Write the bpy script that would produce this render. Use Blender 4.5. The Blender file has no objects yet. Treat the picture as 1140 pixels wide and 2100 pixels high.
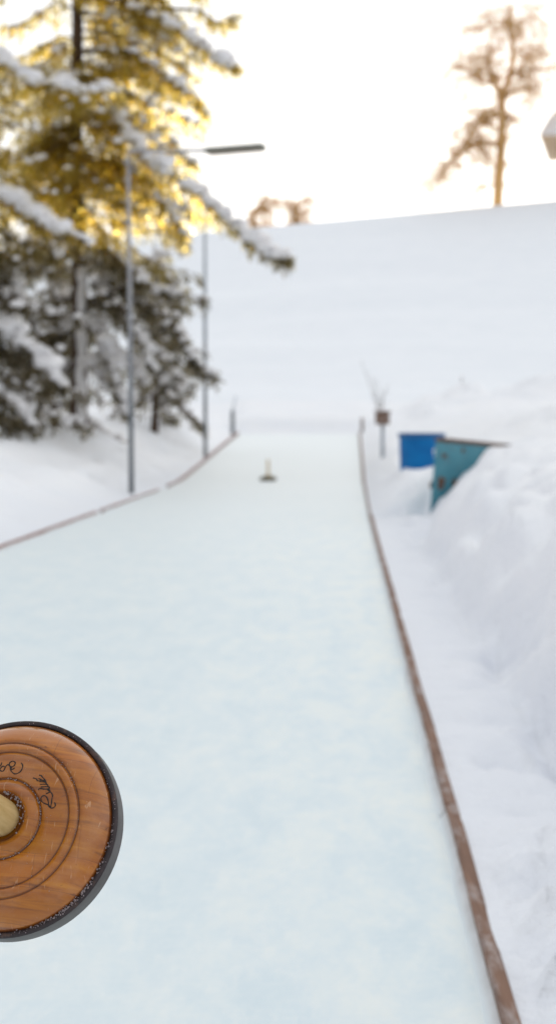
import bpy, math, random
import numpy as np
from mathutils import Vector, Matrix, noise

random.seed(7)
rng = np.random.default_rng(7)
S = bpy.context.scene
COL = S.collection
PI = math.pi

# ------------------------------------------------------------------ camera
PITCH = math.radians(3.75)
FPX = 2900.0            # focal length in photo pixels (photo 1140 x 2100)
CAMZ = 1.5
cam = bpy.data.cameras.new("camera")
cam.sensor_fit = 'VERTICAL'
cam.sensor_height = 24.0
cam.lens = 24.0 * FPX / 2100.0
cam.clip_start = 0.05
cam.clip_end = 3000
camo = bpy.data.objects.new("camera", cam)
COL.objects.link(camo)
camo.location = (0, 0, CAMZ)
camo.rotation_euler = (PI / 2 - PITCH, 0, 0)
cam.dof.use_dof = True
cam.dof.focus_distance = 1.84
cam.dof.aperture_fstop = 3.2
S.camera = camo


def at(px, py, Y):
    """world point at depth Y that the photo shows at pixel (px, py)"""
    c, s = math.cos(PITCH), math.sin(PITCH)
    a, b = px - 570.0, 1050.0 - py
    dy = c * FPX + s * b
    dz = -s * FPX + c * b
    k = Y / dy
    return Vector((a * k, Y, CAMZ + dz * k))


# ------------------------------------------------------------------ helpers
def obj(name, V, F, m, parent=None, smooth=True):
    me = bpy.data.meshes.new(name)
    me.from_pydata([tuple(v) for v in V], [], F)
    if smooth:
        me.polygons.foreach_set("use_smooth", [True] * len(me.polygons))
    me.update()
    o = bpy.data.objects.new(name, me)
    COL.objects.link(o)
    if m:
        me.materials.append(m)
    if parent:
        o.parent = parent
    return o


def quads_obj(name, V, m, parent=None):
    """V: (n,4,3) array of separate quads"""
    n = len(V)
    me = bpy.data.meshes.new(name)
    me.vertices.add(n * 4)
    me.vertices.foreach_set("co", np.asarray(V, dtype=np.float32).ravel())
    me.loops.add(n * 4)
    me.loops.foreach_set("vertex_index", np.arange(n * 4, dtype=np.int32))
    me.polygons.add(n)
    me.polygons.foreach_set("loop_start", np.arange(0, n * 4, 4, dtype=np.int32))
    me.polygons.foreach_set("loop_total", np.full(n, 4, dtype=np.int32))
    me.update(calc_edges=True)
    me.validate()
    o = bpy.data.objects.new(name, me)
    COL.objects.link(o)
    me.materials.append(m)
    if parent:
        o.parent = parent
    return o


def tag(o, label=None, cat=None, group=None, kind=None):
    if label:
        o["label"] = label
    if cat:
        o["category"] = cat
    if group:
        o["group"] = group
    if kind:
        o["kind"] = kind
    return o


def thing(name, label, cat, loc=(0, 0, 0), group=None):
    o = bpy.data.objects.new(name, None)
    COL.objects.link(o)
    o.location = loc
    o.empty_display_size = 0.1
    return tag(o, label, cat, group)


class MB:
    def __init__(self):
        self.V, self.F = [], []

    def add(self, V, F):
        n = len(self.V)
        self.V += [tuple(v) for v in V]
        self.F += [tuple(i + n for i in f) for f in F]

    def tube(self, P, R, n=8, cap=True):
        P = [Vector(p) for p in P]
        if not hasattr(R, '__len__'):
            R = [R] * len(P)
        V, F = [], []
        up = Vector((0.13, 0.21, 1)).normalized()
        for i, p in enumerate(P):
            d = (P[min(i + 1, len(P) - 1)] - P[max(i - 1, 0)])
            if d.length < 1e-9:
                d = Vector((0, 0, 1))
            d.normalize()
            a = d.cross(up)
            if a.length < 0.05:
                a = d.cross(Vector((1, 0, 0)))
            a.normalize()
            b = d.cross(a)
            for k in range(n):
                t = 2 * PI * k / n
                V.append(p + R[i] * (math.cos(t) * a + math.sin(t) * b))
        for i in range(len(P) - 1):
            for k in range(n):
                F.append((i * n + k, i * n + (k + 1) % n, (i + 1) * n + (k + 1) % n, (i + 1) * n + k))
        if cap:
            F.append(tuple(range(n - 1, -1, -1)))
            F.append(tuple((len(P) - 1) * n + k for k in range(n)))
        self.add(V, F)

    def box(self, c, s, rot=None):
        V = []
        for z in (-.5, .5):
            for y in (-.5, .5):
                for x in (-.5, .5):
                    v = Vector((x * s[0], y * s[1], z * s[2]))
                    if rot:
                        v = rot @ v
                    V.append(v + Vector(c))
        self.add(V, [(0, 2, 3, 1), (4, 5, 7, 6), (0, 1, 5, 4), (2, 6, 7, 3), (0, 4, 6, 2), (1, 3, 7, 5)])

    def lathe(self, prof, n=96, close=False):
        V, F = [], []
        for r, z in prof:
            for k in range(n):
                t = 2 * PI * k / n
                V.append((r * math.cos(t), r * math.sin(t), z))
        m = len(prof)
        for i in range(m - 1 if not close else m):
            j = (i + 1) % m
            for k in range(n):
                F.append((i * n + k, i * n + (k + 1) % n, j * n + (k + 1) % n, j * n + k))
        self.add(V, F)

    def blob(self, c, r, sq=(1, 1, 1), jit=.2, rnd=random):
        V = [Vector(v) for v in _ICO[0]]
        o = Vector((rnd.random() * 50, rnd.random() * 50, rnd.random() * 50))
        W = []
        for v in V:
            k = r * (1 + jit * 2 * noise.noise(v * 1.3 + o))
            W.append((c[0] + v.x * k * sq[0], c[1] + v.y * k * sq[1], c[2] + v.z * k * sq[2]))
        self.add(W, _ICO[1])

    def build(self, name, m, parent=None, smooth=True):
        return obj(name, self.V, self.F, m, parent, smooth)


def _ico():
    t = (1 + 5 ** .5) / 2
    V = [(-1, t, 0), (1, t, 0), (-1, -t, 0), (1, -t, 0), (0, -1, t), (0, 1, t), (0, -1, -t), (0, 1, -t), (t, 0, -1), (t, 0, 1), (-t, 0, -1), (-t, 0, 1)]
    V = [Vector(v).normalized() for v in V]
    F = [(0, 11, 5), (0, 5, 1), (0, 1, 7), (0, 7, 10), (0, 10, 11), (1, 5, 9), (5, 11, 4), (11, 10, 2), (10, 7, 6), (7, 1, 8), (3, 9, 4), (3, 4, 2), (3, 2, 6), (3, 6, 8), (3, 8, 9), (4, 9, 5), (2, 4, 11), (6, 2, 10), (8, 6, 7), (9, 8, 1)]
    G, mid = [], {}

    def m(a, b):
        k = (min(a, b), max(a, b))
        if k not in mid:
            V.append(((V[a] + V[b]) / 2).normalized())
            mid[k] = len(V) - 1
        return mid[k]
    for a, b, c in F:
        d, e, f = m(a, b), m(b, c), m(c, a)
        G += [(a, d, f), (b, e, d), (c, f, e), (d, e, f)]
    return V, G


_ICO = _ico()


def smooth(a, b, x):
    t = min(1, max(0, (x - a) / (b - a)))
    return t * t * (3 - 2 * t)


def interp(x, X, Y):
    return float(np.interp(x, X, Y))


# ------------------------------------------------------------------ materials
class Mat:
    def __init__(self, name):
        self.m = bpy.data.materials.new(name)
        self.m.use_nodes = True
        self.t = self.m.node_tree
        self.t.nodes.clear()
        self.out = self.n('ShaderNodeOutputMaterial')

    def n(self, typ, **kw):
        nd = self.t.nodes.new(typ)
        for k, v in kw.items():
            if k in nd.inputs.keys():
                nd.inputs[k].default_value = v
            else:
                setattr(nd, k, v)
        return nd

    def l(self, a, b):
        self.t.links.new(a, b)

    def coord(self, scale=(1, 1, 1), kind='Object'):
        tc = self.n('ShaderNodeTexCoord')
        mp = self.n('ShaderNodeMapping')
        mp.inputs['Scale'].default_value = scale
        self.l(tc.outputs[kind], mp.inputs['Vector'])
        return mp.outputs[0]

    def noise(self, vec, scale, detail=4, rough=.55, dist=0):
        nd = self.n('ShaderNodeTexNoise')
        nd.inputs['Scale'].default_value = scale
        nd.inputs['Detail'].default_value = detail
        nd.inputs['Roughness'].default_value = rough
        nd.inputs['Distortion'].default_value = dist
        if vec:
            self.l(vec, nd.inputs['Vector'])
        return nd.outputs['Fac']

    def ramp(self, fac, stops):
        r = self.n('ShaderNodeValToRGB')
        e = r.color_ramp.elements
        while len(e) < len(stops):
            e.new(.5)
        for el, (p, c) in zip(e, stops):
            el.position = p
            el.color = (*c, 1) if len(c) == 3 else c
        self.l(fac, r.inputs['Fac'])
        return r.outputs['Color']

    def mix(self, fac, a, b, mode='MIX'):
        x = self.n('ShaderNodeMix', data_type='RGBA', blend_type=mode)
        for sock, v in ((x.inputs[0], fac), (x.inputs[6], a), (x.inputs[7], b)):
            if isinstance(v, bpy.types.NodeSocket):
                self.l(v, sock)
            elif isinstance(v, (int, float)):
                sock.default_value = v
            else:
                sock.default_value = (*v, 1)
        return x.outputs[2]

    def bump(self, h, strength, dist=.02, nrm=None):
        b = self.n('ShaderNodeBump')
        b.inputs['Strength'].default_value = strength
        b.inputs['Distance'].default_value = dist
        self.l(h, b.inputs['Height'])
        if nrm:
            self.l(nrm, b.inputs['Normal'])
        return b.outputs[0]

    def bsdf(self, color, rough=.6, metal=0, normal=None, coat=0, spec=.5, **kw):
        p = self.n('ShaderNodeBsdfPrincipled')
        for sock, v in (('Base Color', color), ('Roughness', rough), ('Metallic', metal), ('Coat Weight', coat), ('Specular IOR Level', spec)):
            if isinstance(v, bpy.types.NodeSocket):
                self.l(v, p.inputs[sock])
            elif isinstance(v, tuple):
                p.inputs[sock].default_value = (*v, 1)
            else:
                p.inputs[sock].default_value = v
        for k, v in kw.items():
            p.inputs[k].default_value = v
        if normal:
            self.l(normal, p.inputs['Normal'])
        self.l(p.outputs[0], self.out.inputs['Surface'])
        return p


def m_snow(name, c0, c1, bump=.4, bscale=6, shade_and_path=False):
    M = Mat(name)
    v = M.coord()
    big = M.noise(v, .7, 3)
    mid = M.noise(v, bscale, 5, .6)
    fine = M.noise(v, 70, 3)
    col = M.ramp(big, [(.3, c0), (.7, c1)])
    if shade_and_path:
        ge = M.n('ShaderNodeNewGeometry')  # steep ploughed faces greyer: bank shade painted into the snow colour
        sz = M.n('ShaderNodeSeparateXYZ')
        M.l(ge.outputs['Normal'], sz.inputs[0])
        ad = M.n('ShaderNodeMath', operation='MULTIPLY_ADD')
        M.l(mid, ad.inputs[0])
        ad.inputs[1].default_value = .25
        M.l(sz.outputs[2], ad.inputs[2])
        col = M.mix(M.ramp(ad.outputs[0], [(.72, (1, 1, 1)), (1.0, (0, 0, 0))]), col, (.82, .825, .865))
    if shade_and_path:
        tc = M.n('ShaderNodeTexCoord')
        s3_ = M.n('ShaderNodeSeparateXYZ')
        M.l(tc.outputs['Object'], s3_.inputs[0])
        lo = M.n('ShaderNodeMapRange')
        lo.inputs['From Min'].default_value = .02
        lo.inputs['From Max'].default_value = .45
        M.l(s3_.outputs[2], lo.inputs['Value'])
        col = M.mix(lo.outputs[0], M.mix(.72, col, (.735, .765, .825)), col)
    nb = M.bump(mid, bump, .06)
    nb = M.bump(fine, .25, .006, nb)
    M.bsdf(col, .75, normal=nb, spec=.25)
    return M.m


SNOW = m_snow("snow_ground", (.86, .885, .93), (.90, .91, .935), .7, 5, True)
HILLSNOW = m_snow("snow_hill", (.83, .865, .91), (.86, .89, .93), .15, .8)


def m_treesnow():
    M = Mat("snow_on_branches")
    v = M.coord()
    nb = M.bump(M.noise(v, 9, 4), .5, .05)
    d = M.n('ShaderNodeBsdfDiffuse')
    d.inputs['Color'].default_value = (.95, .94, .955, 1)
    t = M.n('ShaderNodeBsdfTranslucent')
    t.inputs['Color'].default_value = (.9, .82, .7, 1)
    M.l(nb, d.inputs['Normal'])
    mx = M.n('ShaderNodeMixShader')
    mx.inputs[0].default_value = .15
    M.l(d.outputs[0], mx.inputs[1])
    M.l(t.outputs[0], mx.inputs[2])
    M.l(mx.outputs[0], M.out.inputs['Surface'])
    return M.m


TSNOW = m_treesnow()


def m_ice():
    M = Mat("rink_ice")
    # frost patches scraped out across the lane, scuffs and fine scratches
    st = M.noise(M.coord((1.5, .62, 1)), 2.6, 8, .72, .3)
    pa = M.noise(M.coord((1.3, .4, 1)), .9, 6, .66, .3)
    fi = M.noise(M.coord((4, 16, 1)), 2.6, 5, .75, .3)
    sp_ = M.noise(M.coord((1.4, .6, 1)), 9, 6, .75)
    c = M.ramp(st, [(.33, (.645, .75, .80)), (.5, (.71, .798, .833)), (.65, (.785, .84, .845))])
    c = M.mix(M.ramp(pa, [(.38, (0, 0, 0)), (.62, (.45, .45, .45))]), c, (.675, .77, .825))
    c = M.mix(M.ramp(fi, [(.5, (0, 0, 0)), (.75, (.4, .4, .4))]), c, (.83, .87, .87))
    c = M.mix(M.ramp(sp_, [(.5, (0, 0, 0)), (.72, (.5, .5, .5))]), c, (.85, .88, .87))
    # a worn yellowish track down the throwing line
    tcx = M.n('ShaderNodeTexCoord')
    sxx = M.n('ShaderNodeSeparateXYZ')
    M.l(tcx.outputs['Object'], sxx.inputs[0])
    mx_ = M.n('ShaderNodeMapRange')
    mx_.inputs['From Min'].default_value = -.5
    mx_.inputs['From Max'].default_value = .75
    M.l(sxx.outputs['X'], mx_.inputs['Value'])
    ml = M.n('ShaderNodeMath', operation='MULTIPLY')
    M.l(mx_.outputs[0], ml.inputs[0])
    M.l(M.ramp(st, [(.42, (0, 0, 0)), (.62, (.55, .55, .55))]), ml.inputs[1])
    c = M.mix(ml.outputs[0], c, (.83, .86, .815))
    # paler towards the far end
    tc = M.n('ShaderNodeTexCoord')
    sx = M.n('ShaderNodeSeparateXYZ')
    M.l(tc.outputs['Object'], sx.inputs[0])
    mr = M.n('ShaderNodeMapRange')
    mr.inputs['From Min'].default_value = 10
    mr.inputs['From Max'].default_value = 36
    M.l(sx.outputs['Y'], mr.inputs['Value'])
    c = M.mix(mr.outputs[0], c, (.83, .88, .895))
    nb = M.bump(st, .25, .03)
    nb = M.bump(fi, .3, .006, nb)
    M.bsdf(c, .55, normal=nb, spec=.35)
    return M.m


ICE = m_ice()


def m_board(name, dark, light, frost=.5):
    M = Mat(name)
    g = M.noise(M.coord((40, 1.2, 30)), 1.6, 6, .65, .6)
    c = M.ramp(g, [(.3, dark), (.68, light)])
    f = M.noise(M.coord((5, 1.3, 5)), 2.5, 6, .7)
    c = M.mix(M.ramp(f, [(.5, (0, 0, 0)), (.72, (frost, frost, frost))]), c, (.8, .82, .85))
    M.bsdf(c, .75, normal=M.bump(g, .6, .006), spec=.2)
    return M.m


BOARD = m_board("weathered_plank", (.14, .08, .058), (.28, .165, .115), .4)
BOARD_RED = m_board("red_brown_plank", (.18, .075, .06), (.32, .15, .125), .5)


def m_frostface():
    M = Mat("frosted_plank_side")
    f = M.noise(M.coord((4, 2.5, 12)), 3, 6, .7)
    c = M.ramp(f, [(.3, (.36, .31, .29)), (.65, (.60, .58, .585))])
    tc = M.n('ShaderNodeTexCoord')
    sz = M.n('ShaderNodeSeparateXYZ')
    M.l(tc.outputs['Object'], sz.inputs[0])
    mr = M.n('ShaderNodeMapRange')
    mr.inputs['From Min'].default_value = .004
    mr.inputs['From Max'].default_value = .046
    M.l(sz.outputs[2], mr.inputs['Value'])
    c = M.mix(mr.outputs[0], (.74, .805, .84), c)
    M.bsdf(c, .8, normal=M.bump(f, .5, .01), spec=.2)
    return M.m


FROST = m_frostface()


def m_wood_stone():
    M = Mat("varnished_wood")
    v = M.coord((9, 1.2, 60))
    # grain runs across the disc: a board cut, with slightly curved year lines
    g = M.noise(M.coord((1.3, 17, 3)), 5.5, 8, .62, .7)
    w = M.n('ShaderNodeTexWave')
    w.wave_type = 'BANDS'
    w.bands_direction = 'Y'
    w.inputs['Scale'].default_value = 13
    w.inputs['Distortion'].default_value = 5
    w.inputs['Detail'].default_value = 3
    w.inputs['Detail Scale'].default_value = 1.4
    M.l(M.coord((.35, 1, 1)), w.inputs['Vector'])
    c = M.ramp(g, [(.28, (.17, .042, .002)), (.5, (.46, .142, .003)), (.75, (.60, .23, .012))])
    c = M.mix(M.ramp(w.outputs['Fac'], [(.0, (0, 0, 0)), (1, (.45, .45, .45))]), c, (.36, .09, .005))
    bk = M.n('ShaderNodeTexBrick')
    bk.inputs['Scale'].default_value = 1
    bk.inputs['Mortar Size'].default_value = .00035
    bk.inputs['Brick Width'].default_value = .105
    bk.inputs['Row Height'].default_value = .041
    bk.inputs['Color1'].default_value = (.62, .62, .62, 1)
    bk.inputs['Color2'].default_value = (1.0, 1.0, 1.0, 1)
    bk.inputs['Mortar'].default_value = (.3, .25, .25, 1)
    M.l(M.coord(), bk.inputs['Vector'])
    c = M.mix(.6, c, bk.outputs['Color'], 'MULTIPLY')
    # worn, greyed patches and pale scratches
    p = M.noise(M.coord((1, 1, 1)), 14, 6, .65)
    c = M.mix(M.ramp(p, [(.52, (0, 0, 0)), (.75, (.35, .35, .35))]), c, (.50, .26, .14))
    sc = M.noise(M.coord((60, 9, 9)), 3.2, 2, .5, 1.2)
    c = M.mix(M.ramp(sc, [(.66, (0, 0, 0)), (.71, (.5, .5, .5))]), c, (.62, .36, .2))
    dn = M.noise(M.coord((20, 45, 9)), 2.1, 3, .6, 1.5)
    c = M.mix(M.ramp(dn, [(.68, (0, 0, 0)), (.74, (.6, .6, .6))]), c, (.10, .032, .012))
    # darker colour in the turned grooves
    tc = M.n('ShaderNodeTexCoord')
    sx = M.n('ShaderNodeSeparateXYZ')
    M.l(tc.outputs['Object'], sx.inputs[0])
    cx = M.n('ShaderNodeCombineXYZ')
    M.l(sx.outputs[0], cx.inputs[0])
    M.l(sx.outputs[1], cx.inputs[1])
    ln = M.n('ShaderNodeVectorMath', operation='LENGTH')
    M.l(cx.outputs[0], ln.inputs[0])
    acc = None
    for r, wd, amt in ((.0995, .0016, .8), (.0868, .0015, .8), (.0512, .0022, .95), (.029, .0055, .75), (.1322, .0018, .8)):
        d = M.n('ShaderNodeMath', operation='SUBTRACT')
        M.l(ln.outputs['Value'], d.inputs[0])
        d.inputs[1].default_value = r
        a = M.n('ShaderNodeMath', operation='ABSOLUTE')
        M.l(d.outputs[0], a.inputs[0])
        mr = M.n('ShaderNodeMapRange')
        mr.inputs['From Min'].default_value = 0
        mr.inputs['From Max'].default_value = wd
        mr.inputs['To Min'].default_value = amt
        mr.inputs['To Max'].default_value = 0
        M.l(a.outputs[0], mr.inputs['Value'])
        if acc is None:
            acc = mr.outputs[0]
        else:
            q = M.n('ShaderNodeMath', operation='MAXIMUM')
            M.l(acc, q.inputs[0])
            M.l(mr.outputs[0], q.inputs[1])
            acc = q.outputs[0]
    c = M.mix(acc, c, (.075, .022, .014))
    rg = M.ramp(p, [(.3, (.22, .22, .22)), (.7, (.42, .42, .42))])
    M.bsdf(c, rg, normal=M.bump(p, .12, .004, M.bump(g, .2, .0012)), spec=.1, coat=1.0, **{'Coat Roughness': .12, 'Coat IOR': 1.52})
    return M.m


def m_metal(name, col, rough=.45, metal=.8, rust=None, fl=.5, scale=30):
    M = Mat(name)
    f = M.noise(M.coord(), scale, 5, .65)
    c = M.ramp(f, [(.3, tuple(x * .7 for x in col)), (.7, tuple(min(1, x * 1.25) for x in col))])
    if rust:
        f2 = M.noise(M.coord((1, 1, 1)), rust[1], 6, .7)
        c = M.mix(M.ramp(f2, [(rust[2], (0, 0, 0)), (rust[2] + .1, (1, 1, 1))]), c, rust[0])
    M.bsdf(c, rough, metal, normal=M.bump(f, .25, .003))
    return M.m


def m_bark(name, a, b, snow=0):
    M = Mat(name)
    f = M.noise(M.coord((6, 6, 1.4)), 4, 6, .7)
    c = M.ramp(f, [(.35, a), (.65, b)])
    M.bsdf(c, .9, normal=M.bump(f, .8, .03), spec=.1)
    return M.m


def m_needles(name, dif, tra, k=.5):
    M = Mat(name)
    g = M.n('ShaderNodeNewGeometry')
    cl = M.noise(M.coord(), 1.1, 3)
    r = M.ramp(g.outputs['Random Per Island'], [(0, tuple(x * .45 for x in dif)), (.6, dif), (1, tuple(min(1, x * 1.7) for x in dif))])
    d2 = M.mix(M.ramp(cl, [(.35, (0, 0, 0)), (.65, (1, 1, 1))]), r, tuple(x * y for x, y in zip(dif, (1.5, 1.15, .8))))
    t2 = M.ramp(g.outputs['Random Per Island'], [(0, tuple(x * .35 for x in tra)), (.6, tra), (.90, tra), (.92, (1, .88, .45)), (1, (1, .84, .42))])
    # hill shade on the low boughs, painted in as rime-grey needle colours
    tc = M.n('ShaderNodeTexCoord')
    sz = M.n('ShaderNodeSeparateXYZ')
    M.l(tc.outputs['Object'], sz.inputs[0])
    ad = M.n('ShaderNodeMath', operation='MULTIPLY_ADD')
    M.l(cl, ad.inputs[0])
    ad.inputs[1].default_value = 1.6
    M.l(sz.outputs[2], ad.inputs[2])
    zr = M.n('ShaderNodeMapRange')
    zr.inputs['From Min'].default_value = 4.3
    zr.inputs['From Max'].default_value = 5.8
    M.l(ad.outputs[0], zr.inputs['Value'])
    rime_shade = M.ramp(g.outputs['Random Per Island'], [(0, (.075, .065, .042)), (.7, (.17, .15, .10)), (.86, (.34, .31, .25)), (1, (.7, .69, .66))])
    shade_tra = M.ramp(g.outputs['Random Per Island'], [(0, (.11, .09, .045)), (.75, (.34, .28, .16)), (1, (.6, .55, .42))])
    d2 = M.mix(zr.outputs[0], rime_shade, d2)
    t2 = M.mix(zr.outputs[0], shade_tra, t2)
    d = M.n('ShaderNodeBsdfDiffuse')
    t = M.n('ShaderNodeBsdfTranslucent')
    M.l(d2, d.inputs['Color'])
    M.l(t2, t.inputs['Color'])
    mx = M.n('ShaderNodeMixShader')
    mx.inputs[0].default_value = k
    M.l(d.outputs[0], mx.inputs[1])
    M.l(t.outputs[0], mx.inputs[2])
    # a spray is a fringe of needles: part of the light passes between them
    tp_ = M.n('ShaderNodeBsdfTransparent')
    m2 = M.n('ShaderNodeMixShader')
    m2.inputs[0].default_value = .27
    rf_ = M.n('ShaderNodeBsdfRefraction')
    rf_.inputs['Roughness'].default_value = .62
    rf_.inputs['IOR'].default_value = 1.16
    M.l(t2, rf_.inputs['Color'])
    M.l(M.ramp(g.outputs['Random Per Island'], [(.91, (.62, .62, .62)), (.92, (.3, .3, .3))]), rf_.inputs['Roughness'])
    m3 = M.n('ShaderNodeMixShader')
    m3.inputs[0].default_value = .5
    M.l(mx.outputs[0], m3.inputs[1])
    M.l(rf_.outputs[0], m3.inputs[2])
    M.l(m3.outputs[0], m2.inputs[1])
    M.l(tp_.outputs[0], m2.inputs[2])
    M.l(m2.outputs[0], M.out.inputs['Surface'])
    return M.m


# ------------------------------------------------------------------ light
SUN_EL, SUN_AZ = math.radians(8.8), math.radians(12.5)     # azimuth from +Y towards +X
W = bpy.data.worlds.new("World")
S.world = W
W.use_nodes = True
wt = W.node_tree
wt.nodes.clear()
sky = wt.nodes.new('ShaderNodeTexSky')
sky.sky_type = 'NISHITA'
sky.sun_disc = False
sky.sun_elevation = SUN_EL
sky.sun_rotation = SUN_AZ
sky.altitude = 700
sky.dust_density = 3.0
sky.air_density = 1.0
sky.ozone_density = 1.0
hs = wt.nodes.new('ShaderNodeHueSaturation')
hs.inputs['Saturation'].default_value = .45
hs.inputs['Value'].default_value = 1.0
mxw = wt.nodes.new('ShaderNodeMix')
mxw.data_type = 'RGBA'
mxw.inputs[0].default_value = .86
# thin bright winter haze over the whole sky, brighter towards the sun
wtc = wt.nodes.new('ShaderNodeTexCoord')
wdot = wt.nodes.new('ShaderNodeVectorMath')
wdot.operation = 'DOT_PRODUCT'
wdot.inputs[1].default_value = (math.sin(SUN_AZ + .45), math.cos(SUN_AZ + .45), .25)
wramp = wt.nodes.new('ShaderNodeMapRange')
wramp.inputs['From Min'].default_value = -1
wramp.inputs['From Max'].default_value = 1
wt.links.new(wtc.outputs['Generated'], wdot.inputs[0])
wt.links.new(wdot.outputs['Value'], wramp.inputs['Value'])
whz = wt.nodes.new('ShaderNodeMix')
whz.data_type = 'RGBA'
whz.inputs[6].default_value = (4.2, 4.4, 4.75, 1)
whz.inputs[7].default_value = (9.3, 9.3, 9.2, 1)
wt.links.new(wramp.outputs[0], whz.inputs[0])
wt.links.new(whz.outputs[2], mxw.inputs[7])
bg = wt.nodes.new('ShaderNodeBackground')
bg.inputs['Strength'].default_value = .15
wo = wt.nodes.new('ShaderNodeOutputWorld')
wt.links.new(sky.outputs[0], hs.inputs['Color'])
wt.links.new(hs.outputs[0], mxw.inputs[6])
wt.links.new(mxw.outputs[2], bg.inputs['Color'])
wt.links.new(bg.outputs[0], wo.inputs['Surface'])

sl = bpy.data.lights.new("sun", 'SUN')
sl.energy = 5.0
sl.angle = math.radians(.6)
sl.color = (1, .90, .68)
so = bpy.data.objects.new("sun", sl)
COL.objects.link(so)
sd = Vector((math.sin(SUN_AZ) * math.cos(SUN_EL), math.cos(SUN_AZ) * math.cos(SUN_EL), math.sin(SUN_EL)))
so.rotation_euler = sd.to_track_quat('Z', 'Y').to_euler()
so.location = (20, 40, 40)

# ------------------------------------------------------------------ terrain
YE = 51.0                      # far end of the rink


def Rr(Y):
    return .385 + .0465 * Y + .0055 * max(0, Y - 21)


def Lr(Y):
    return -3.97 + .0505 * Y


def base(Y):
    t = Y - 33
    if t <= -2:
        return 0.0
    if t < 2:
        return .054 * (t + 2) ** 2 / 8
    return .054 * min(t, YE - 33)


def fbm(x, y, z=0.0, o=4):
    return noise.fractal(Vector((x, y, z)), 1.0, 2.0, o)


BUMPS = [(3.0, 19.7, .06, .35, .5), (7.0, 54.5, 1.0, 1.1, 1.6), (5.3, 53.2, .5, .8, 1.4), (4.9, 47, .35, .7, 2), (9.5, 50, .7, 1.8, 2.2), (7.2, 36, .35, 1.0, 1.6),
         (9.0, 39, .5, 1.4, 1.8), (-4.6, 34.2, .3, 1.3, 1.2), (-5.8, 30.5, .28, 1.2, 1.2), (-3.4, 39.0, -.25, .8, 1.6), (-3.6, 44.5, .35, 1.1, 1.5),
         (2.95, 23.0, .16, .45, .8), (3.6, 25.3, .2, .6, .7), (-3.6, 24.5, .14, .5, 1.6)]


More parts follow.
